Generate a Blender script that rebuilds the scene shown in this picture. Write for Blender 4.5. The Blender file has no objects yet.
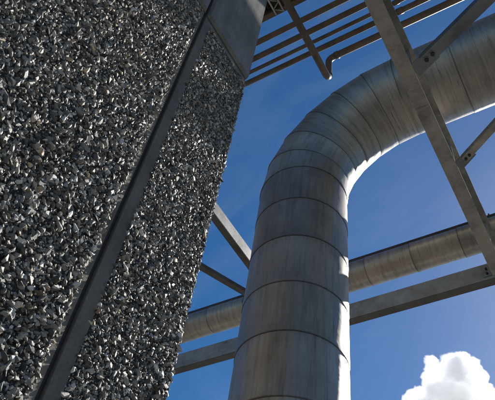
import bpy, bmesh, math, random
import numpy as np
from mathutils import Vector, Matrix

random.seed(7); rng = np.random.default_rng(7)
scene = bpy.context.scene
COL = scene.collection

# ------------------------------------------------------------------ camera, sky, sun, exposure
EYE = Vector((0, 0, 1.6))
F = 631.07                                   # focal length in photo pixels (photo is 495 x 400)
# world axes X, Y, Z written in camera axes (right, down, forward), solved from the vanishing points
RC = np.array([[0.8599, 0.4979, 0.1131], [-0.335, 0.7173, -0.6109], [-0.3853, 0.4874, 0.7836]])
U_, _, V_ = np.linalg.svd(RC); RC = U_ @ V_
def ray(px, py):
    v = RC.T @ np.array([px - 247.5, py - 200.0, F]); return Vector(v / np.linalg.norm(v))
right, down, fwd = (Vector(RC[i]) for i in range(3))
cam = bpy.data.cameras.new('camera'); camo = bpy.data.objects.new('camera', cam); COL.objects.link(camo)
cam.sensor_fit = 'HORIZONTAL'; cam.sensor_width = 36; cam.lens = 36 * F / 495
cam.clip_start = 0.05; cam.clip_end = 20000
m = Matrix((right, -down, -fwd)).transposed().to_4x4(); m.translation = EYE
camo.matrix_world = m; scene.camera = camo

SUN = ray(247.5 + 450, 200 + 450 * 0.208)     # direction towards the sun, off the right of the frame
el = math.asin(SUN.z); az = math.atan2(SUN.x, SUN.y)
world = bpy.data.worlds.new('World'); scene.world = world; world.use_nodes = True
nt = world.node_tree; nt.nodes.clear()
sky = nt.nodes.new('ShaderNodeTexSky'); sky.sky_type = 'NISHITA'; sky.sun_disc = False
sky.sun_elevation = el; sky.sun_rotation = az; sky.altitude = 300; sky.air_density = 1.0; sky.dust_density = 0.4; sky.ozone_density = 3.0
bg = nt.nodes.new('ShaderNodeBackground'); bg.inputs['Strength'].default_value = 0.055
wo = nt.nodes.new('ShaderNodeOutputWorld')
# thin cirrus veil
tc = nt.nodes.new('ShaderNodeTexCoord'); mp = nt.nodes.new('ShaderNodeMapping')
mp.inputs['Rotation'].default_value = (0.5, 0.2, 0.9); mp.inputs['Scale'].default_value = (2.2, 7.0, 3.0)
no = nt.nodes.new('ShaderNodeTexNoise'); no.inputs['Scale'].default_value = 1.6; no.inputs['Detail'].default_value = 9; no.inputs['Roughness'].default_value = .62
no.inputs['Distortion'].default_value = 0.6
cr = nt.nodes.new('ShaderNodeMapRange'); cr.inputs[1].default_value = .42; cr.inputs[2].default_value = .85; cr.inputs[3].default_value = 0; cr.inputs[4].default_value = .07
mx = nt.nodes.new('ShaderNodeMix'); mx.data_type = 'RGBA'; mx.inputs[7].default_value = (9, 9.6, 10.5, 1)
L = nt.links.new
L(tc.outputs['Generated'], mp.inputs[0]); L(mp.outputs[0], no.inputs['Vector']); L(no.outputs[0], cr.inputs[0])
L(cr.outputs[0], mx.inputs[0]); hs = nt.nodes.new('ShaderNodeHueSaturation'); hs.inputs['Saturation'].default_value = 1.33; hs.inputs['Value'].default_value = 1.1
L(sky.outputs[0], hs.inputs['Color']); L(hs.outputs[0], mx.inputs[6]); L(mx.outputs[2], bg.inputs[0]); L(bg.outputs[0], wo.inputs[0])

sl = bpy.data.lights.new('sun', 'SUN'); sl.energy = 5.0; sl.angle = math.radians(.53); sl.color = (1, .95, .87)
so = bpy.data.objects.new('sun', sl); COL.objects.link(so); so.location = (0, 0, 50)
so.rotation_euler = SUN.to_track_quat('Z', 'Y').to_euler()
vs = scene.view_settings; vs.view_transform = 'Standard'; vs.look = 'None'; vs.exposure = 0.70; vs.gamma = 1
scene.cycles.volume_bounces = 40; scene.cycles.max_bounces = 40; scene.cycles.use_denoising = True

# ------------------------------------------------------------------ materials
def mat(name):
    M = bpy.data.materials.new(name); M.use_nodes = True
    return M, M.node_tree, M.node_tree.nodes['Principled BSDF'], M.node_tree.links.new
def N(t, kind, **kw):
    n = t.nodes.new(kind)
    for k, v in kw.items():
        if k in n.inputs: n.inputs[k].default_value = v
        else: setattr(n, k, v)
    return n
def ramp(t, stops):
    r = t.nodes.new('ShaderNodeValToRGB'); e = r.color_ramp.elements
    while len(e) < len(stops): e.new(.5)
    for i, (p, c) in enumerate(stops):
        e[i].position = p; e[i].color = (c, c, c, 1) if isinstance(c, (int, float)) else (*c, 1)
    return r
def noise(t, l, coord, scale, detail=6, rough=.6, vscale=None):
    n = N(t, 'ShaderNodeTexNoise', Scale=scale, Detail=detail, Roughness=rough)
    if vscale:
        mpn = t.nodes.new('ShaderNodeMapping'); mpn.inputs['Scale'].default_value = vscale
        l(coord, mpn.inputs[0]); l(mpn.outputs[0], n.inputs['Vector'])
    else: l(coord, n.inputs['Vector'])
    return n
def mixc(t, l, a, b, fac, mode='MIX'):
    n = t.nodes.new('ShaderNodeMix'); n.data_type = 'RGBA'; n.blend_type = mode
    for s, v in ((6, a), (7, b), (0, fac)):
        if hasattr(v, 'links') or hasattr(v, 'is_linked'): l(v, n.inputs[s])
        else: n.inputs[s].default_value = v
    return n.outputs[2]
def bump(t, l, b, h, strength, dist):
    bn = N(t, 'ShaderNodeBump', Strength=strength, Distance=dist); l(h, bn.inputs['Height'])
    l(bn.outputs[0], b.inputs['Normal']); return bn

def cladding(name, vs1, vs2, base=(.42, .385, .33), streak=.62, hair=.4):
    """weathered aluminium sheet; uv: u around the pipe (m), v along it (m); streak scales given per direction"""
    M, t, b, l = mat(name)
    uv = N(t, 'ShaderNodeUVMap', uv_map='UVMap'); oi = N(t, 'ShaderNodeObjectInfo')
    ad = N(t, 'ShaderNodeVectorMath', operation='ADD'); cx = N(t, 'ShaderNodeCombineXYZ')
    ml = N(t, 'ShaderNodeMath', operation='MULTIPLY'); ml.inputs[1].default_value = 37.0
    l(oi.outputs['Random'], ml.inputs[0]); l(ml.outputs[0], cx.inputs[2]); l(uv.outputs[0], ad.inputs[0]); l(cx.outputs[0], ad.inputs[1])
    co = ad.outputs[0]
    s1 = noise(t, l, co, 1, 7, .65, vs1); s2 = noise(t, l, co, 1, 8, .7, vs2); big = noise(t, l, co, 2.2, 4, .55)
    r1 = ramp(t, [(.36, .7), (.5, .98), (.68, 1.06)]); l(s1.outputs[0], r1.inputs[0])
    r2 = ramp(t, [(.30, streak), (.5, 1.0), (.75, 1.12)]); l(s2.outputs[0], r2.inputs[0])
    r3 = ramp(t, [(.3, .72), (.7, 1.15)]); l(big.outputs[0], r3.inputs[0])
    c = mixc(t, l, (*base, 1), r1.outputs[0], .75, 'MULTIPLY')
    c = mixc(t, l, c, r2.outputs[0], .6, 'MULTIPLY'); c = mixc(t, l, c, r3.outputs[0], .8, 'MULTIPLY')
    rv = N(t, 'ShaderNodeMapRange'); rv.inputs[3].default_value = .86; rv.inputs[4].default_value = 1.1; l(oi.outputs['Random'], rv.inputs[0])
    c = mixc(t, l, c, rv.outputs[0], 1.0, 'MULTIPLY')
    br = noise(t, l, co, 5, 5, .6); rb = ramp(t, [(.55, 0), (.75, .35)]); l(br.outputs[0], rb.inputs[0])
    c = mixc(t, l, c, (.2, .15, .1, 1), rb.outputs[0])
    hl = noise(t, l, co, 1, 9, .75, tuple(v * 1.9 for v in vs1)); rh = ramp(t, [(.33, hair), (.42, 1.0)]); l(hl.outputs[0], rh.inputs[0])
    pa = noise(t, l, co, 1.7, 3, .5); rpa = ramp(t, [(.38, 0), (.6, 1)]); l(pa.outputs[0], rpa.inputs[0])
    c = mixc(t, l, c, mixc(t, l, (1, 1, 1, 1), rh.outputs[0], rpa.outputs[0]), 1.0, 'MULTIPLY')
    # grime caught along the lapped seams
    ed = N(t, 'ShaderNodeUVMap', uv_map='edge'); sp = N(t, 'ShaderNodeSeparateXYZ'); l(ed.outputs[0], sp.inputs[0])
    mn = N(t, 'ShaderNodeMath', operation='MINIMUM'); l(sp.outputs[0], mn.inputs[0]); l(sp.outputs[1], mn.inputs[1])
    wob = N(t, 'ShaderNodeMath', operation='MULTIPLY_ADD'); l(s2.outputs[0], wob.inputs[0]); wob.inputs[1].default_value = -.006; l(mn.outputs[0], wob.inputs[2])
    gm_ = ramp(t, [(0, .38), (.006, .55), (.011, .93), (.09, 1.0)]); l(wob.outputs[0], gm_.inputs[0])
    c = mixc(t, l, c, gm_.outputs[0], 1.0, 'MULTIPLY')
    l(c, b.inputs['Base Color']); b.inputs['Metallic'].default_value = .55
    rr = N(t, 'ShaderNodeMapRange'); rr.inputs[3].default_value = .30; rr.inputs[4].default_value = .56; l(s2.outputs[0], rr.inputs[0]); l(rr.outputs[0], b.inputs['Roughness'])
    dn = noise(t, l, co, 3.5, 3, .5); bump(t, l, b, dn.outputs[0], .35, .02)
    return M
M_CLADV = cladding('cladding_rising', (26, 1.6, 1), (70, 3.5, 1))
M_CLADH = cladding('cladding_level', (1.6, 26, 1), (3.5, 75, 1), (.36, .335, .295), streak=.4, hair=.18)
M_CLADS = cladding('cladding_small', (3.0, 22, 1), (6, 50, 1), (.38, .345, .30))

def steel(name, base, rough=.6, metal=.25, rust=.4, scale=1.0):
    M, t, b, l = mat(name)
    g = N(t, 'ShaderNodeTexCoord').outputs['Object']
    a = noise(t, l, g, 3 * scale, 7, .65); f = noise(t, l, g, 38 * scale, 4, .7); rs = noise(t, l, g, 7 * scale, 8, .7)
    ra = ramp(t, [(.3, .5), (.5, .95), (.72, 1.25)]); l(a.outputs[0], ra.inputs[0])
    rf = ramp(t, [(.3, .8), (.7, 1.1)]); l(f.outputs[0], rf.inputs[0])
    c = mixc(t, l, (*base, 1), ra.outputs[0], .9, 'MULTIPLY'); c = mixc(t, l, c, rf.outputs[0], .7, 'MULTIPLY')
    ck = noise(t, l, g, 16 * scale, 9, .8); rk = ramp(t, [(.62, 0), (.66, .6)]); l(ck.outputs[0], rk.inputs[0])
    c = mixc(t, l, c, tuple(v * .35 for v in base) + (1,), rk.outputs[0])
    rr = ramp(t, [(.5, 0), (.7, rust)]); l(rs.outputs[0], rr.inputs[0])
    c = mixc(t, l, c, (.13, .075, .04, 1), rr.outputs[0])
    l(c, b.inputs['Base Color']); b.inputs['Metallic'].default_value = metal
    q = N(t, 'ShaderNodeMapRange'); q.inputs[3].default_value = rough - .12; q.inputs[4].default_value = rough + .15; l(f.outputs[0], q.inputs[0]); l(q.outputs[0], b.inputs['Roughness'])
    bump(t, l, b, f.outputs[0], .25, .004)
    return M
M_GIRD = steel('girder_steel', (.37, .35, .31))
M_BEAM = steel('beam_steel', (.34, .345, .335))
M_UNDER = steel('darker_steel', (.13, .125, .115))  # darker tone for two beams' bottom flanges and the left brace
M_BRACE = steel('brace_steel', (.21, .235, .24), .45, .45, .15)
M_GALV = steel('galvanised_steel', (.42, .42, .41), .5, .5, .1)
M_PIPE = steel('bare_pipe_steel', (.12, .095, .07), .5, .35, .8, 1.4)
M_DARK = steel('dark_steel', (.06, .055, .05), .7, .2, .5)
M_BOLT = steel('bolt_steel', (.05, .05, .05), .5, .6, .3)

def concrete(name, base, lightstain=0):
    M, t, b, l = mat(name)
    g = N(t, 'ShaderNodeTexCoord').outputs['Object']
    a = noise(t, l, g, 3.5, 8, .65); f = noise(t, l, g, 90, 6, .75); s = noise(t, l, g, 1, 7, .6, (14, 14, 1.4)); p = noise(t, l, g, 260, 2, .6)
    ra = ramp(t, [(.3, .6), (.7, 1.25)]); l(a.outputs[0], ra.inputs[0])
    rf = ramp(t, [(.3, .72), (.7, 1.2)]); l(f.outputs[0], rf.inputs[0])
    rs = ramp(t, [(.35, .65), (.6, 1.08)]); l(s.outputs[0], rs.inputs[0])
    c = mixc(t, l, (*base, 1), ra.outputs[0], .9, 'MULTIPLY'); c = mixc(t, l, c, rf.outputs[0], .9, 'MULTIPLY'); c = mixc(t, l, c, rs.outputs[0], .7, 'MULTIPLY')
    l(c, b.inputs['Base Color']); b.inputs['Roughness'].default_value = .9
    ah = N(t, 'ShaderNodeMath', operation='ADD'); l(f.outputs[0], ah.inputs[0]); l(p.outputs[0], ah.inputs[1])
    bump(t, l, b, ah.outputs[0], .6, .0035)
    return M
M_CONC = concrete('smooth_concrete', (.21, .205, .195))
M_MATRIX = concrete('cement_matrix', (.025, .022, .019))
M_JOINT = concrete('joint_concrete', (.20, .18, .152))
M_BED = concrete('joint_bed_concrete', (.20, .18, .15))
M_SEAL, t, b, l = mat('joint_sealant'); b.inputs['Base Color'].default_value = (.05, .045, .04, 1); b.inputs['Roughness'].default_value = .85
_f = noise(t, l, N(t, 'ShaderNodeTexCoord').outputs['Object'], 60, 5); bump(t, l, b, _f.outputs[0], .5, .003)
M_GROUND = concrete('yard_asphalt', (.13, .125, .115))

M_STONE, t, b, l = mat('crushed_stone')
at = N(t, 'ShaderNodeAttribute', attribute_name='tone'); g = N(t, 'ShaderNodeTexCoord').outputs['Object']
f = noise(t, l, g, 300, 5, .7); rf = ramp(t, [(.3, .5), (.7, 1.4)]); l(f.outputs[0], rf.inputs[0])
l(mixc(t, l, at.outputs['Color'], rf.outputs[0], .9, 'MULTIPLY'), b.inputs['Base Color'])
b.inputs['Roughness'].default_value = .5; bump(t, l, b, f.outputs[0], .6, .002)

M_CLOUD = bpy.data.materials.new('cloud_vapour'); M_CLOUD.use_nodes = True; t = M_CLOUD.node_tree; t.nodes.clear()
pv = N(t, 'ShaderNodeVolumePrincipled', Anisotropy=.5); pv.inputs['Color'].default_value = (1, 1, 1, 1); 
o_ = t.nodes.new('ShaderNodeOutputMaterial'); t.links.new(pv.outputs[0], o_.inputs['Volume'])

# ------------------------------------------------------------------ object helpers
def tag(o, label=None, cat=None, group=None, kind=None):
    for k, v in (('label', label), ('category', cat), ('group', group), ('kind', kind)):
        if v: o[k] = v
    return o
def empty(name, loc, label, cat, group=None):
    kind = 'thing'
    o = bpy.data.objects.new(name, None); COL.objects.link(o); o.location = loc; o.empty_display_size = .2
    return tag(o, label, cat, group, kind)
def link(name, me, parent=None, m=None):
    o = bpy.data.objects.new(name, me); COL.objects.link(o)
    if m: me.materials.clear(); me.materials.append(m)
    if parent:
        o.parent = parent; off = Vector(parent.location)
        p = parent.parent
        while p: off += Vector(p.location); p = p.parent
        o.location = -off
    return o
def mesh_obj(name, bm, m, parent=None, smooth=False, bevel=0):
    me = bpy.data.meshes.new(name)
    if bevel: bmesh.ops.bevel(bm, geom=list(bm.edges), offset=bevel, segments=2, affect='EDGES', profile=.6)
    bmesh.ops.recalc_face_normals(bm, faces=list(bm.faces))
    bm.to_mesh(me); bm.free()
    if smooth: me.polygons.foreach_set('use_smooth', [True] * len(me.polygons))
    return link(name, me, parent, m)
def add_box(bm, lo, hi):
    vsx = [bm.verts.new((x, y, z)) for x in (lo[0], hi[0]) for y in (lo[1], hi[1]) for z in (lo[2], hi[2])]
    for q in ((0, 1, 3, 2), (4, 6, 7, 5), (0, 4, 5, 1), (2, 3, 7, 6), (0, 2, 6, 4), (1, 5, 7, 3)): bm.faces.new([vsx[i] for i in q])
def box(name, lo, hi, m, parent=None, bevel=.003):
    bm = bmesh.new(); add_box(bm, lo, hi); return mesh_obj(name, bm, m, parent, bevel=bevel)
def obox(name, a, bpt, w0, w1, h0, h1, m, parent=None, bevel=.002, up=Vector((0, 0, 1))):
    """box running from a to b; w across (right of travel), h along up"""
    a = Vector(a); d = (Vector(bpt) - a); ln = d.length; d.normalize(); sx = d.cross(up).normalized(); u = sx.cross(d)
    bm = bmesh.new(); add_box(bm, (w0, 0, h0), (w1, ln, h1))
    mtx = Matrix((sx, d, u)).transposed().to_4x4(); mtx.translation = a
    if bevel: bmesh.ops.bevel(bm, geom=list(bm.edges), offset=bevel, segments=2, affect='EDGES', profile=.6)
    bmesh.ops.transform(bm, matrix=mtx, verts=list(bm.verts))
    return mesh_obj(name, bm, m, parent)
def tube(name, pts, r, m, parent=None, seg=20, cap=True):
    """round pipe swept along a smooth polyline"""
    bm = bmesh.new(); P = [Vector(p) for p in pts]; rings = []
    T = [((P[min(i + 1, len(P) - 1)] - P[i]).normalized() + (P[i] - P[max(i - 1, 0)]).normalized()).normalized() for i in range(len(P))]
    ref = Vector((0, 0, 1)) if abs(T[0].z) < .9 else Vector((1, 0, 0)); s = T[0].cross(ref).normalized()
    for i, p in enumerate(P):
        s = (s - T[i] * s.dot(T[i])).normalized(); q = T[i].cross(s)
        rings.append([bm.verts.new(p + (s * math.cos(a) + q * math.sin(a)) * r) for a in (2 * math.pi * k / seg for k in range(seg))])
    for A, B in zip(rings, rings[1:]):
        for k in range(seg): bm.faces.new((A[k], A[(k + 1) % seg], B[(k + 1) % seg], B[k]))
    if cap: bm.faces.new(rings[0]); bm.faces.new(rings[-1])
    o = mesh_obj(name, bm, m, parent)
    o.data.polygons.foreach_set('use_smooth', [len(p.vertices) == 4 for p in o.data.polygons])
    return o
def bolt(p, d, r, parent, name='bolt', h=.018):
    """hex bolt head standing on p along d"""
    d = Vector(d).normalized(); s = d.orthogonal().normalized(); q = d.cross(s); bm = bmesh.new(); p = Vector(p)
    R0 = [bm.verts.new(p - d * .01 + (s * math.cos(a) + q * math.sin(a)) * r) for a in (math.pi / 3 * k for k in range(6))]
    R1 = [bm.verts.new(p + d * h + (s * math.cos(a) + q * math.sin(a)) * r * .96) for a in (math.pi / 3 * k for k in range(6))]
    for k in range(6): bm.faces.new((R0[k], R0[(k + 1) % 6], R1[(k + 1) % 6], R1[k]))
    bm.faces.new(R0); bm.faces.new(R1)
    return mesh_obj(name, bm, M_BOLT, parent)
def clad_segment(name, A, nA, B, nB, r, m, parent, seg=72, lip=.004, v0=0.0, lap=.02, ref=Vector((0, 1, 0))):
    """one sheet-metal sleeve from mitre plane (A, nA) to mitre plane (B, nB); the A end laps outside the sleeve before it"""
    A = Vector(A); B = Vector(B); d = (B - A).normalized(); ln = (B - A).length
    q = d.cross(ref).normalized(); s = q.cross(d)
    prof = [(-lap, r - .006, 0), (-lap, r + lip, 0), (-lap, r + lip, 1), (.025, r + lip * .9, 1), (.032, r + lip * .55, 1), (.5, r + .001, 1), (1.0, r - .001, 1)]
    verts = []; uvs = []; edg = []
    for (tt, rad, _) in prof:
        for k in range(seg + 1):
            a = 2 * math.pi * (k % seg) / seg; o = (s * math.cos(a) + q * math.sin(a)) * rad
            ta = (-(o.dot(nA)) / d.dot(nA)); tb = ln + (-(o.dot(nB)) / d.dot(nB))
            if tt == .5: pos = (ta + tb) / 2
            elif tt == 1.0: pos = tb + .004
            else: pos = ta + tt
            verts.append(A + o + d * pos); uvs.append((2 * math.pi * k / seg * r, v0 + pos)); edg.append((pos - ta + lap, tb - pos + .02))
    faces = []; n1 = seg + 1; sm = []
    for i in range(len(prof) - 1):
        if i == 1: continue
        for k in range(seg): faces.append((i * n1 + k, i * n1 + k + 1, (i + 1) * n1 + k + 1, (i + 1) * n1 + k)); sm.append(i > 1)
    me = bpy.data.meshes.new(name); me.from_pydata(verts, [], faces)
    ul = me.uv_layers.new(name='UVMap')
    for lp in me.loops: ul.data[lp.index].uv = uvs[lp.vertex_index]
    ue = me.uv_layers.new(name='edge')
    for lp in me.loops: ue.data[lp.index].uv = edg[lp.vertex_index]
    me.polygons.foreach_set('use_smooth', sm); me.update()
    return link(name, me, parent, m)

# ------------------------------------------------------------------ ground
bm = bmesh.new(); bmesh.ops.create_grid(bm, x_segments=8, y_segments=8, size=4000)
tag(mesh_obj('ground', bm, M_GROUND), kind='structure')

# ------------------------------------------------------------------ the concrete wall with exposed aggregate
D = 1.07                                  # wall face stands 1.07 m left of the camera
XF = -D
Z0 = 1.6
YL = .687 * D; YG0 = .712 * D; YG1 = .729 * D; YR = .766 * D; YE = 1.093 * D   # panel edge, seal, margin, stones, corner
ZJ = Z0 + 2.82 * D                        # level joint under the smooth band
ZTOP = Z0 + 5.2 * D
wall = empty('concrete_wall', (XF - .1, .5, 0), 'tall grey wall of rough exposed aggregate panels with a smooth concrete band', 'wall')
box('wall_core', (XF - 4.2, -5, -.02), (XF - .047, YE - .03, ZTOP - .02), M_JOINT, wall, 0)

def panel(name, y0, y1, z0, z1, m, bevs, thick=.045, face=XF, dep=.016):
    """slab with its own sloping edges: bevs = (left, right, bottom, top) width of each slope"""
    bl, br, bb, bt = bevs; xb = face - thick; xm = face - dep
    bm = bmesh.new()
    def q(x, a0, a1, c0, c1): return [bm.verts.new((x, a0, c0)), bm.verts.new((x, a1, c0)), bm.verts.new((x, a1, c1)), bm.verts.new((x, a0, c1))]
    B0 = q(xb, y0, y1, z0, z1); B1 = q(xm, y0, y1, z0, z1); B2 = q(face, y0 + bl, y1 - br, z0 + bb, z1 - bt)
    for P, Q in ((B0, B1), (B1, B2)):
        for k in range(4): bm.faces.new((P[k], P[(k + 1) % 4], Q[(k + 1) % 4], Q[k]))
    bm.faces.new(B2); bm.faces.new(B0)
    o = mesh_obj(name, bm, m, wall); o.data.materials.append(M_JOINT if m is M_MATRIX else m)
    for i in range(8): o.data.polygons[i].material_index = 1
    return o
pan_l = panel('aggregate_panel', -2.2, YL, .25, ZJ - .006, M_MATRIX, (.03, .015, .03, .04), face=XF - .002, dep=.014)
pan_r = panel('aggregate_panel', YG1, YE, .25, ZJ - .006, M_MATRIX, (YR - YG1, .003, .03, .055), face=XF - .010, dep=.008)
panel('band_panel', -2.2, YG0, ZJ + .006, ZTOP, M_CONC, (.01, .010, .012, .02), face=XF + .002)
panel('band_panel', YG1, YE + .004, ZJ + .006, ZTOP, M_CONC, (.010, .005, .012, .02), face=XF + .002)
panel('base_panel', -2.2, YE, -.01, .23, M_CONC, (.01, .01, .01, .01))
box('joint_seal', (XF - .048, YG0, .24), (XF - .030, YG1 - .004, ZTOP - .05), M_SEAL, wall, 0)
box('joint_bed', (XF - .05, YL - .01, .24), (XF - .020, YG0 - .001, ZTOP - .06), M_BED, wall, 0)

# --- crushed stones: sixteen angular chips, thousands of settings
protos = []
for k in range(18):
    bm = bmesh.new()
    p = rng.normal(size=(13, 3)); p /= np.linalg.norm(p, axis=1)[:, None]; p *= rng.uniform(.8, 1.0, (13, 1))
    for v in p: bm.verts.new(v)
    res = bmesh.ops.convex_hull(bm, input=list(bm.verts))
    bmesh.ops.delete(bm, geom=[v for v in bm.verts if not v.link_faces], context='VERTS')
    bmesh.ops.triangulate(bm, faces=list(bm.faces)); bm.normal_update()
    bm.verts.index_update()
    protos.append((np.array([v.co[:] for v in bm.verts]), np.array([[v.index for v in f.verts] for f in bm.faces]))); bm.free()
def rotmats(n, rot_in):
    """random chips that lie mostly with a flat side out (axis 0 = out of the wall), tumbled by up to rot_in"""
    a = rng.uniform(0, 2 * np.pi, n); R1 = np.zeros((n, 3, 3)); R1[:, 0, 0] = 1
    R1[:, 1, 1] = np.cos(a); R1[:, 1, 2] = -np.sin(a); R1[:, 2, 1] = np.sin(a); R1[:, 2, 2] = np.cos(a)
    for ax in (1, 2):
        t_ = rng.normal(0, rot_in, n); Q = np.zeros((n, 3, 3)); i, j = [(1, 2), (2, 0), (0, 1)][ax]
        Q[:, ax, ax] = 1; Q[:, i, i] = np.cos(t_); Q[:, i, j] = -np.sin(t_); Q[:, j, i] = np.sin(t_); Q[:, j, j] = np.cos(t_)
        R1 = Q @ R1
    return R1
def stone_tones(n):
    g_ = np.clip(rng.lognormal(math.log(.185), .65, n), .025, .65); c = np.stack([g_, g_ * .94, g_ * .83], 1)
    k = rng.random(n); br = k < .10; c[br] *= np.array([1.15, .95, .72])
    bl_ = (k > .10) & (k < .2); c[bl_] *= np.array([.92, .97, 1.06])
    wh = k > .965; c[wh] = rng.uniform(.5, .72, (wh.sum(), 1)) * np.array([1, .985, .95])
    return np.concatenate([c, np.ones((n, 1))], 1)
def stone_mesh(name, V, Fc, tone):
    me = bpy.data.meshes.new(name); me.vertices.add(len(V)); me.vertices.foreach_set('co', V.ravel())
    me.loops.add(Fc.size); me.loops.foreach_set('vertex_index', Fc.ravel().astype(np.int32))
    me.polygons.add(len(Fc)); me.polygons.foreach_set('loop_start', np.arange(0, Fc.size, 3, dtype=np.int32))
    me.update(calc_edges=True); me.polygons.foreach_set('use_smooth', np.zeros(len(Fc), bool))
    ca = me.attributes.new('tone', 'FLOAT_COLOR', 'POINT'); ca.data.foreach_set('color', tone.ravel())
    me.materials.append(M_STONE); me.validate(); return me
fields = []
def scatter(pan, y0, y1, z0, z1, xm, pitch, size):
    ny = int((y1 - y0) / pitch); nz = int((z1 - z0) / (pitch * .9))
    yy, zz = np.meshgrid(np.arange(ny), np.arange(nz), indexing='ij')
    y = y0 + (yy + .5 * (zz % 2) + rng.uniform(-.42, .42, yy.shape) + .25) * pitch; z = z0 + (zz + rng.uniform(-.42, .42, yy.shape) + .5) * pitch * .9
    y = y.ravel(); z = z.ravel(); n = len(y)
    ragged = .016 * np.sin(z * 31 + 2) * np.sin(z * 83) + rng.uniform(0, .012, n)
    keep = rng.random(n) < .95
    s = np.clip(rng.lognormal(math.log(size), .40, n), size * .42, size * 2.0)
    keep &= (y + s * .75 < y1) & (z + ragged < z1)
    return dict(pan=pan, y=y, z=z, s=s, keep=keep, x=xm + s * rng.uniform(-.5, .22, n))
fl = scatter(pan_l, -.4, YL + .003, Z0 + .1, ZJ - .045, XF - .002, .0088, .0075)
fr = scatter(pan_r, YR, YE + .003, Z0 + .1, ZJ - .060, XF - .010, .0076, .0064)
ne = 900; ez = rng.uniform(Z0 - .2, ZJ - .03, ne); eu = rng.uniform(0, 1, ne); es = rng.uniform(.004, .0085, ne)
for key, val in (('y', YL - .013 + .012 * eu), ('z', ez), ('s', es), ('keep', np.ones(ne, bool)), ('x', XF - .002 - .010 * eu - .1 * es)): fl[key] = np.concatenate([fl[key], val])
for fd in (fl, fr):
    k = fd['keep']; n = int(k.sum()); y, z, x, s = (fd[c][k] for c in 'yzxs')
    ax = np.stack([s * rng.uniform(.55, .95, n), s * rng.uniform(.6, .9, n), s * rng.uniform(1.0, 1.8, n)], 1)
    Rm = rotmats(n, .75); tone = stone_tones(n); pid = rng.integers(0, len(protos), n)
    P = np.stack([x, y, z], 1)
    v = (P - np.array(EYE)) @ RC.T; px = 247.5 + F * v[:, 0] / v[:, 2]; py = 200 + F * v[:, 1] / v[:, 2]
    inside = (px > 3) & (px < 492) & (py > 3) & (py < 397) & (v[:, 2] > 0)
    fd.update(P=P, ax=ax, R=Rm, tone=tone, pid=pid, show=np.where(inside, ax[:, 1] * ax[:, 2] * (F / v[:, 2]) ** 2, 0), n=n)
allshow = np.concatenate([fl['show'], fr['show']]); cut = np.sort(allshow)[-300]
for fd in (fl, fr):
    off = np.array(wall.location); big = fd['show'] >= cut
    VV = []; FF = []; TT = []; base = 0
    for p, (pvx, pf) in enumerate(protos):
        idx = np.where((fd['pid'] == p))[0]
        W = np.einsum('nij,nvj->nvi', fd['R'][idx], pvx[None] * fd['ax'][idx][:, None, :]) + fd['P'][idx][:, None, :]
        for j, i in enumerate(idx):
            if big[i]:
                c = fd['P'][i]; me = stone_mesh('stone', W[j] - c, pf, np.repeat(fd['tone'][i][None], len(pvx), 0))
                o = bpy.data.objects.new('stone', me); COL.objects.link(o); o.parent = fd['pan']; o.location = c
        rest = ~big[idx]; W = W[rest]; n = len(W)
        VV.append(W.reshape(-1, 3)); TT.append(np.repeat(fd['tone'][idx[rest]], len(pvx), 0))
        FF.append((pf[None] + (base + np.arange(n) * len(pvx))[:, None, None]).reshape(-1, 3)); base += n * len(pvx)
    me = stone_mesh('exposed_aggregate', np.concatenate(VV), np.concatenate(FF), np.concatenate(TT))
    o = bpy.data.objects.new('exposed_aggregate', me); COL.objects.link(o); o.parent = fd['pan']; o['kind'] = 'stuff'

# ------------------------------------------------------------------ the large clad pipe with its elbow
Zc = lambda h: Z0 + h
DH = 4.1; RP = .1108 * DH; AZ = math.radians(-30.18)
XP = DH * math.sin(AZ); YP = DH * math.cos(AZ); ZH = Zc(YP * math.tan(math.radians(61.53)))
RB = 1.26; ZB0 = ZH - RB; XB = XP + RB
big = empty('insulated_pipe', (XP, YP, 0), 'huge weathered metal clad pipe rising upright and bending right in an elbow', 'pipe')
UP = Vector((0, 0, 1)); EX = Vector((1, 0, 0))
zs = [ZB0]
while zs[-1] > .7: zs.append(zs[-1] - .54)
zs = zs[::-1]
foot = max(zs[0] - .15, .1)
rt_ = random.Random(3); tilt = [Vector((rt_.uniform(-.014, .014), rt_.uniform(-.014, .014), 1)).normalized() for _ in zs]; tilt[-1] = UP
zs = [z + (rt_.uniform(-.03, .03) if 0 < i < len(zs) - 1 else 0) for i, z in enumerate(zs)]
for i in range(len(zs) - 1):
    clad_segment('cladding_sleeve', (XP, YP, zs[i]), tilt[i], (XP, YP, zs[i + 1]), tilt[i + 1], RP, M_CLADV, big, v0=i * .54)
NG = 6
pt = [Vector((XB - RB * math.cos(a), YP, ZB0 + RB * math.sin(a))) for a in (math.pi / 2 * k / NG for k in range(NG + 1))]
nrm = [Vector((math.sin(a), 0, math.cos(a))) for a in (math.pi / 2 * k / NG for k in range(NG + 1))]
for i in range(NG):
    clad_segment('elbow_segment', pt[i], nrm[i], pt[i + 1], nrm[i + 1], RP, M_CLADH if i > 1 else M_CLADV, big, v0=i * .4)
xh = XB; 
while xh < 7:
    clad_segment('cladding_sleeve', (xh, YP, ZH), EX, (xh + .62, YP, ZH), EX, RP, M_CLADH, big, v0=xh); xh += .62
# longitudinal lap strips with rivets, one per upright sleeve
bm = bmesh.new(); bmesh.ops.create_cone(bm, cap_ends=True, segments=48, radius1=RP + .12, radius2=RP + .12, depth=.06)
bmesh.ops.translate(bm, verts=list(bm.verts), vec=(XP, YP, .03)); mesh_obj('base_flange', bm, M_DARK, big)
tube('pipe_stub', [(XP, YP, .05), (XP, YP, zs[0] + .1)], RP - .06, M_DARK, big, 32)

# ------------------------------------------------------------------ steel frame
HB = 5.2                                          # underside of the frame above the eye
ZF = Zc(HB)
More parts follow.
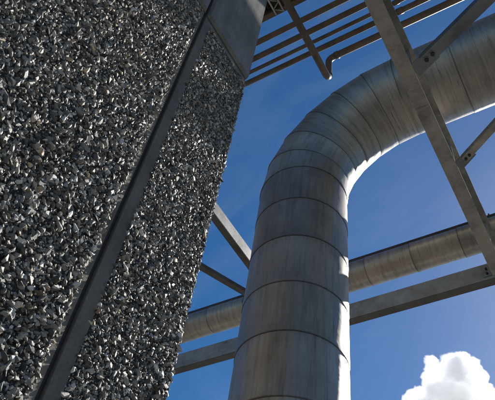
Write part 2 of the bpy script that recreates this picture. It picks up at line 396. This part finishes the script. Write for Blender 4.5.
# girder running away over the camera
gx0, gx1 = -.121 * HB, -.0955 * HB; GD = .46; gy0, gy1 = -2.2, 1.015 * HB
gm = (gx0 + gx1) / 2
gird = empty('steel_girder', (gm, gy1, ZF), 'deep weathered steel girder crossing in front of the big pipe at upper right', 'girder')
box('bottom_flange', (gx0, gy0, ZF), (gx1, gy1, ZF + .016), M_GIRD, gird)
box('web', (gm - .006, gy0 + .002, ZF + .014), (gm + .006, gy1 - .002, ZF + GD - .014), M_GIRD, gird, 0)
box('top_flange', (gx0 + .004, gy0, ZF + GD - .016), (gx1 + .022, gy1, ZF + GD), M_GIRD, gird)
for y in (.62, 2.62, 3.72, 4.9):
    box('stiffener', (gm + .004, y, ZF + .015), (gx1 - .006, y + .01, ZF + GD - .015), M_GIRD, gird, .001)
for y in (2.35, 3.9):
    for x in (gx0 + .03, gx1 - .03): bolt((x, y, ZF), (0, 0, -1), .010, gird, h=.006).data.materials[0] = M_GIRD
bm = bmesh.new(); add_box(bm, (gx0 + .002, 2.985, ZF - .006), (gx1 - .002, 3.0, ZF + .004)); mesh_obj('weld_seam', bm, M_GIRD, gird, bevel=.002)

# cross beam under the clad pipe
by = 1.026 * HB; bw = .10; bh = .255
beam = empty('cross_beam', (-2.5, by, ZF), 'straight pale grey steel beam below the horizontal clad pipe', 'beam')
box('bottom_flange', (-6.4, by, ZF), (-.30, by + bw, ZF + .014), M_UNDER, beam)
box('web', (-6.398, by - .003, ZF + .012), (-.302, by + .009, ZF + bh - .012), M_BEAM, beam, 0)
box('top_flange', (-6.4, by, ZF + bh - .014), (-.30, by + bw, ZF + bh), M_BEAM, beam)
for x in (gx0 - .10,):
    box('clip_plate', (x, by - .012, ZF + .05), (x + .09, by + .001, ZF + bh - .04), M_BRACE, beam)
    for z in (.09, .16): bolt((x + .045, by - .012, ZF + z), (0, -1, 0), .014, beam)

# smaller beam on the left, running away behind the big pipe
lx0, lx1 = -.588 * HB, -.5715 * HB; lh = .172
lb = empty('side_beam', (lx0, by - .02, ZF), 'steel channel beam with a sunlit side slanting between wall and big pipe', 'beam')
box('web', (lx1 - .010, -.5, ZF + .001), (lx1, by - .02, ZF + lh - .001), M_GALV, lb)
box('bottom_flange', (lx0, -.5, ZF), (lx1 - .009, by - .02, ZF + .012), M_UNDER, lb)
box('top_flange', (lx0, -.5, ZF + lh - .012), (lx1 - .009, by - .02, ZF + lh), M_GIRD, lb)

def at_frame(px, py, h=0.0):
    r = ray(px, py); k = (HB + h) / r.z; return EYE + r * k
def brace(name, a, b2, w, label, m, hgt=.07, group=None, flat=False):
    a = Vector(a); b2 = Vector(b2); e = empty(name, a, label, 'brace', group)
    obox('bottom_leg', a, b2, -w / 2, w / 2, 0, .009, m, e)
    obox('upright_leg', a, b2, w / 2 - .009, w / 2, .0085, hgt, m, e)
    return e
# left plan brace
a = at_frame(202.5, 269); b2 = at_frame(241, 291.5); d = (b2 - a)
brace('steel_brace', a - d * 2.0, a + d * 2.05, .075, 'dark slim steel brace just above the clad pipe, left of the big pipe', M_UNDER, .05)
# right upper brace: channel with gusset
a = at_frame(424, 62); b2 = at_frame(478, 9); d = (b2 - a).normalized()
e = empty('channel_brace', a, 'blue grey steel channel brace bolted to the girder, rising to the top edge', 'brace', None)
obox('web', a, a + d * 2.6, -.058, .046, 0, .008, M_BRACE, e); obox('flange', a, a + d * 2.6, -.058, -.050, .0075, .07, M_BRACE, e)
obox('flange', a, a + d * 2.6, .0465, .055, -.012, .06, M_BRACE, e)
obox('gusset_plate', a - d * .12, a + d * .12, -.075, .062, .0085, .018, M_BRACE, e)
for k, r_ in ((.03, .020), (.10, .020)):
    tube('washer', [a + d * k + Vector((.0, 0, .002)), a + d * k + Vector((0, 0, -.004))], r_ * 1.5, M_BRACE, e, 18); bolt(a + d * k, (0, 0, -1), r_, e, h=.022)
# right lower brace: slim angle
a = at_frame(464.5, 160); b2 = at_frame(495, 126.5); d = (b2 - a).normalized()
e = brace('angle_brace', a, a + d * 2.4, .072, 'thin rusty steel angle brace leaving the girder at the right edge', M_GIRD, .05)
obox('gusset_plate', a - d * .10, a + d * .10, -.06, .05, .0095, .018, M_BRACE, e)
for k in (.02, .07): bolt(a + d * k, (0, 0, -1), .015, e)

# columns that carry the frame (outside the picture)
for x, y, lab in ((-.42, by + .05, 'steel column under the cross beam right of the frame'), (-6.2, by + .05, 'steel column under the far left end of the cross beam'), (gm, -2.1, 'steel column under the near end of the girder')):
    e = empty('steel_column', (x, y, 0), lab, 'column')
    box('web', (x - .006, y - .08, .02), (x + .006, y + .08, ZF - .002), M_BEAM, e, 0)
    for s in (-1, 1): box('flange', (x - .08, y + s * .086 - .006, .02), (x + .08, y + s * .086 + .006, ZF - .001), M_BEAM, e)
    box('base_plate', (x - .15, y - .15, 0), (x + .15, y + .15, .02), M_DARK, e)

# ------------------------------------------------------------------ horizontal clad pipe with trace line
rp = .185; zp = Zc(5.92); yp = .903 * 5.92
cp = empty('clad_pipe', (-2.5, yp, zp - rp), 'long horizontal metal clad pipe lying above the pale cross beam', 'pipe')
x = -6.20
for i in range(10):
    clad_segment('cladding_sleeve', (x, yp, zp), EX, (x + .593, yp, zp), EX, rp, M_CLADS, cp, seg=48, lip=.004, v0=x); x += .593
xe = x; n_ = 40
for x_end, sg in ((xe, 1), (-6.20, -1)):
  bm = bmesh.new(); prev = None
  for r_, dx in ((rp + .003, -.03), (rp + .003, .012), (rp * .8, .03), (rp * .4, .038), (.012, .04)):
    ring = [bm.verts.new((x_end + dx * sg, yp + r_ * math.cos(2 * math.pi * k / n_), zp + r_ * math.sin(2 * math.pi * k / n_))) for k in range(n_)]
    if prev:
        for k in range(n_): bm.faces.new((prev[k], prev[(k + 1) % n_], ring[(k + 1) % n_], ring[k]))
    prev = ring
  bm.faces.new(prev); mesh_obj('end_cap', bm, M_GALV, cp)
for x in (-5.6, -3.3, -.45): box('pipe_shoe', (x - .06, by + .02, ZF + bh), (x + .06, by + .08, zp - rp + .02), M_DARK, cp, 0)
rt = .04
tp = empty('trace_pipe', (-2.5, yp - .03, zp + rp), 'thin dark pipe running along the top of the clad pipe', 'pipe')
tube('pipe_run', [(-6.2, yp - .03, zp + rp + rt + .012), (xe - .02, yp - .03, zp + rp + rt + .012)], rt, M_DARK, tp)
for x in (-4.95, -3.2, -.5): box('strap', (x, yp - .068, zp + rp - .02), (x + .02, yp + .008, zp + rp + 2 * rt + .016), M_DARK, tp)

# ------------------------------------------------------------------ the rack of thin pipes at the top
ZR = 8.67; zr = Zc(ZR)
for ratio, r, lab in ((.3375, .043, 'thin rusty pipe of the overhead rack, topmost of the parallel set'), (.3605, .043, 'thin rusty pipe of the overhead rack, second from the top'),
                      (.3795, .029, 'slimmest rusty pipe of the overhead rack, third from the top'), (.3955, .041, 'thin rusty pipe of the overhead rack, fourth from the top')):
    y = ratio * ZR; e = empty('rack_pipe', (-1, y, zr - r), lab, 'pipe', 'thin pipes of the overhead rack')
    tube('pipe_run', [(-5.5, y, zr), (4.5, y, zr)], r, M_PIPE, e, 18)
    for x in (-3.9, -.72, 2.2): tube('coupling', [(x, y, zr), (x + .09, y, zr)], r + .008, M_PIPE, e, 18)
# bent pipe: towards the rack, up, then right
zl = 8.0; yb = .452 * zl; xb = -.2305 * zl; zt = yb / .4185; rr = .049; cr_ = .10
path = [Vector((xb, 1.2, zl))]
for k in range(7): a = math.pi / 2 * k / 6; path.append(Vector((xb, yb - cr_ + cr_ * math.sin(a), zl + cr_ - cr_ * math.cos(a))))
for k in range(7): a = math.pi / 2 * k / 6; path.append(Vector((xb + cr_ - cr_ * math.cos(a), yb, zt - cr_ + cr_ * math.sin(a))))
path.append(Vector((4.5, yb, zt)))
path = [p + Vector((0, 0, Z0)) for p in path]
e = empty('bent_pipe', (xb, yb, Zc(zl)), 'thin dark pipe with a sharp elbow, crossing below the overhead rack pipes', 'pipe')
tube('pipe_run', path, rr, M_PIPE, e, 20)
tube('elbow_collar', [path[7] + Vector((0, 0, .0)), path[7] + Vector((0, 0, .05))], rr + .008, M_PIPE, e, 20)
tube('elbow_collar', [path[14] + Vector((0, 0, 0)), path[14] + Vector((.06, 0, 0))], rr + .008, M_PIPE, e, 20)

# overhead walkway glimpsed over the wall corner
ye = .311 * ZR
wk = empty('walkway', (-2.2, ye, zr), 'dark overhead steel walkway peeking out at the top beside the wall corner', 'walkway')
box('edge_beam', (-5.5, ye - .075, zr), (4.5, ye, zr + .16), M_PIPE, wk)
box('edge_beam', (-5.5, ye - 1.3, zr), (4.5, ye - 1.22, zr + .16), M_DARK, wk)
for i in range(64):
    x = -5.4 + i * .05
    if x < -1.2: box('grating_bar', (x, ye - 1.22, zr + .10), (x + .008, ye - .076, zr + .14), M_DARK, wk, 0)
box('deck_plate', (-5.4, ye - 1.22, zr + .142), (4.4, ye - .076, zr + .15), M_DARK, wk, 0)
# small lattice tray hanging under the walkway
cl = empty('cable_ladder', (-2.12, ye - .08, zr), 'pale zigzag lattice strip hanging under the dark walkway by the wall', 'cable ladder')
xa, xb2 = -.2555 * ZR, -.2415 * ZR
for x in (xa, xb2): box('rail', (x - .010, ye - 1.2, zr - .03), (x + .010, ye - .02, zr - .004), M_GALV, cl, .002)
y = ye - 1.15; s = 1
while y < ye - .09:
    p0 = (xa if s > 0 else xb2, y, zr - .017); p1 = (xb2 if s > 0 else xa, y + .075, zr - .017); tube('lattice_bar', [p0, p1], .007, M_GALV, cl, 8); y += .075; s = -s

# posts carrying the overhead rack, beyond the frame
for x in (-5.3, 4.2):
    e = empty('pipe_trestle', (x, 3.0, 0), 'tall steel trestle carrying the overhead pipes, beyond the ' + ('left edge behind the wall' if x < 0 else 'right edge of the picture'), 'trestle')
    for y in (1.6, 3.9): box('post', (x - .06, y - .06, 0), (x + .06, y + .06, zr - .06), M_DARK, e)
    box('crossbar', (x - .05, 1.2, zr - .16), (x + .05, 4.0, zr - .052), M_DARK, e)

# ------------------------------------------------------------------ cumulus cloud, 1.5 km off
CD = 1500.0
puffs = [(432.4, 362, 6.5), (455, 371, 15.5), (466, 382, 18.5), (445, 376, 12), (417, 396, 9.5), (409, 400, 6), (475, 364, 6), (481, 378, 7.5), (488, 391, 6.5),
         (430, 379, 8), (434, 370, 8), (437, 391, 14), (452, 400, 22), (474, 404, 20), (430, 408, 16), (495, 408, 16), (450, 425, 26), (480, 428, 26), (415, 418, 12), (515, 425, 18), (463, 359, 6.5), (447, 360.5, 6)]
cc = EYE + ray(455, 400) * CD
balls = [(EYE + ray(x, y) * (CD + random.uniform(-.5, .5) * 40) - cc, r / F * CD) for (x, y, r) in puffs]
bm = bmesh.new()
for c, rad in balls: bmesh.ops.create_icosphere(bm, subdivisions=3, radius=rad * 1.22 + 3, matrix=Matrix.Translation(c))
cloud = mesh_obj('cloud', bm, M_CLOUD); tag(cloud, 'bright white cumulus cloud in the blue sky at lower right', 'cloud')
cloud.location = cc
md = cloud.modifiers.new('union', 'REMESH'); md.mode = 'VOXEL'; md.voxel_size = 5
# density: billowed union of the puffs, fading at the rim
t = M_CLOUD.node_tree; l = t.links.new
pos = N(t, 'ShaderNodeTexCoord').outputs['Object']
for sc_, amp in ((.022, 26), (.07, 18), (.2, 10), (.6, 4)):
    nz = noise(t, l, pos, sc_, 4, .6); sb = N(t, 'ShaderNodeVectorMath', operation='SUBTRACT'); sb.inputs[1].default_value = (.5, .5, .5); l(nz.outputs['Color'], sb.inputs[0])
    ma = N(t, 'ShaderNodeVectorMath', operation='MULTIPLY_ADD'); ma.inputs[1].default_value = (amp,) * 3; l(sb.outputs[0], ma.inputs[0]); l(pos, ma.inputs[2]); pos = ma.outputs[0]
cur = None
for c, rad in balls:
    ds = N(t, 'ShaderNodeVectorMath', operation='DISTANCE'); l(pos, ds.inputs[0]); ds.inputs[1].default_value = c
    dv = N(t, 'ShaderNodeMath', operation='SUBTRACT'); l(ds.outputs['Value'], dv.inputs[0]); dv.inputs[1].default_value = rad
    if cur is None: cur = dv.outputs[0]
    else:
        mn = N(t, 'ShaderNodeMath', operation='MINIMUM'); l(cur, mn.inputs[0]); l(dv.outputs[0], mn.inputs[1]); cur = mn.outputs[0]
rz = N(t, 'ShaderNodeMapRange', interpolation_type='SMOOTHSTEP'); rz.inputs[1].default_value = 1.5; rz.inputs[2].default_value = -5.0; rz.inputs[3].default_value = 0; rz.inputs[4].default_value = .085
l(cur, rz.inputs[0]); l(rz.outputs[0], pv.inputs['Density'])
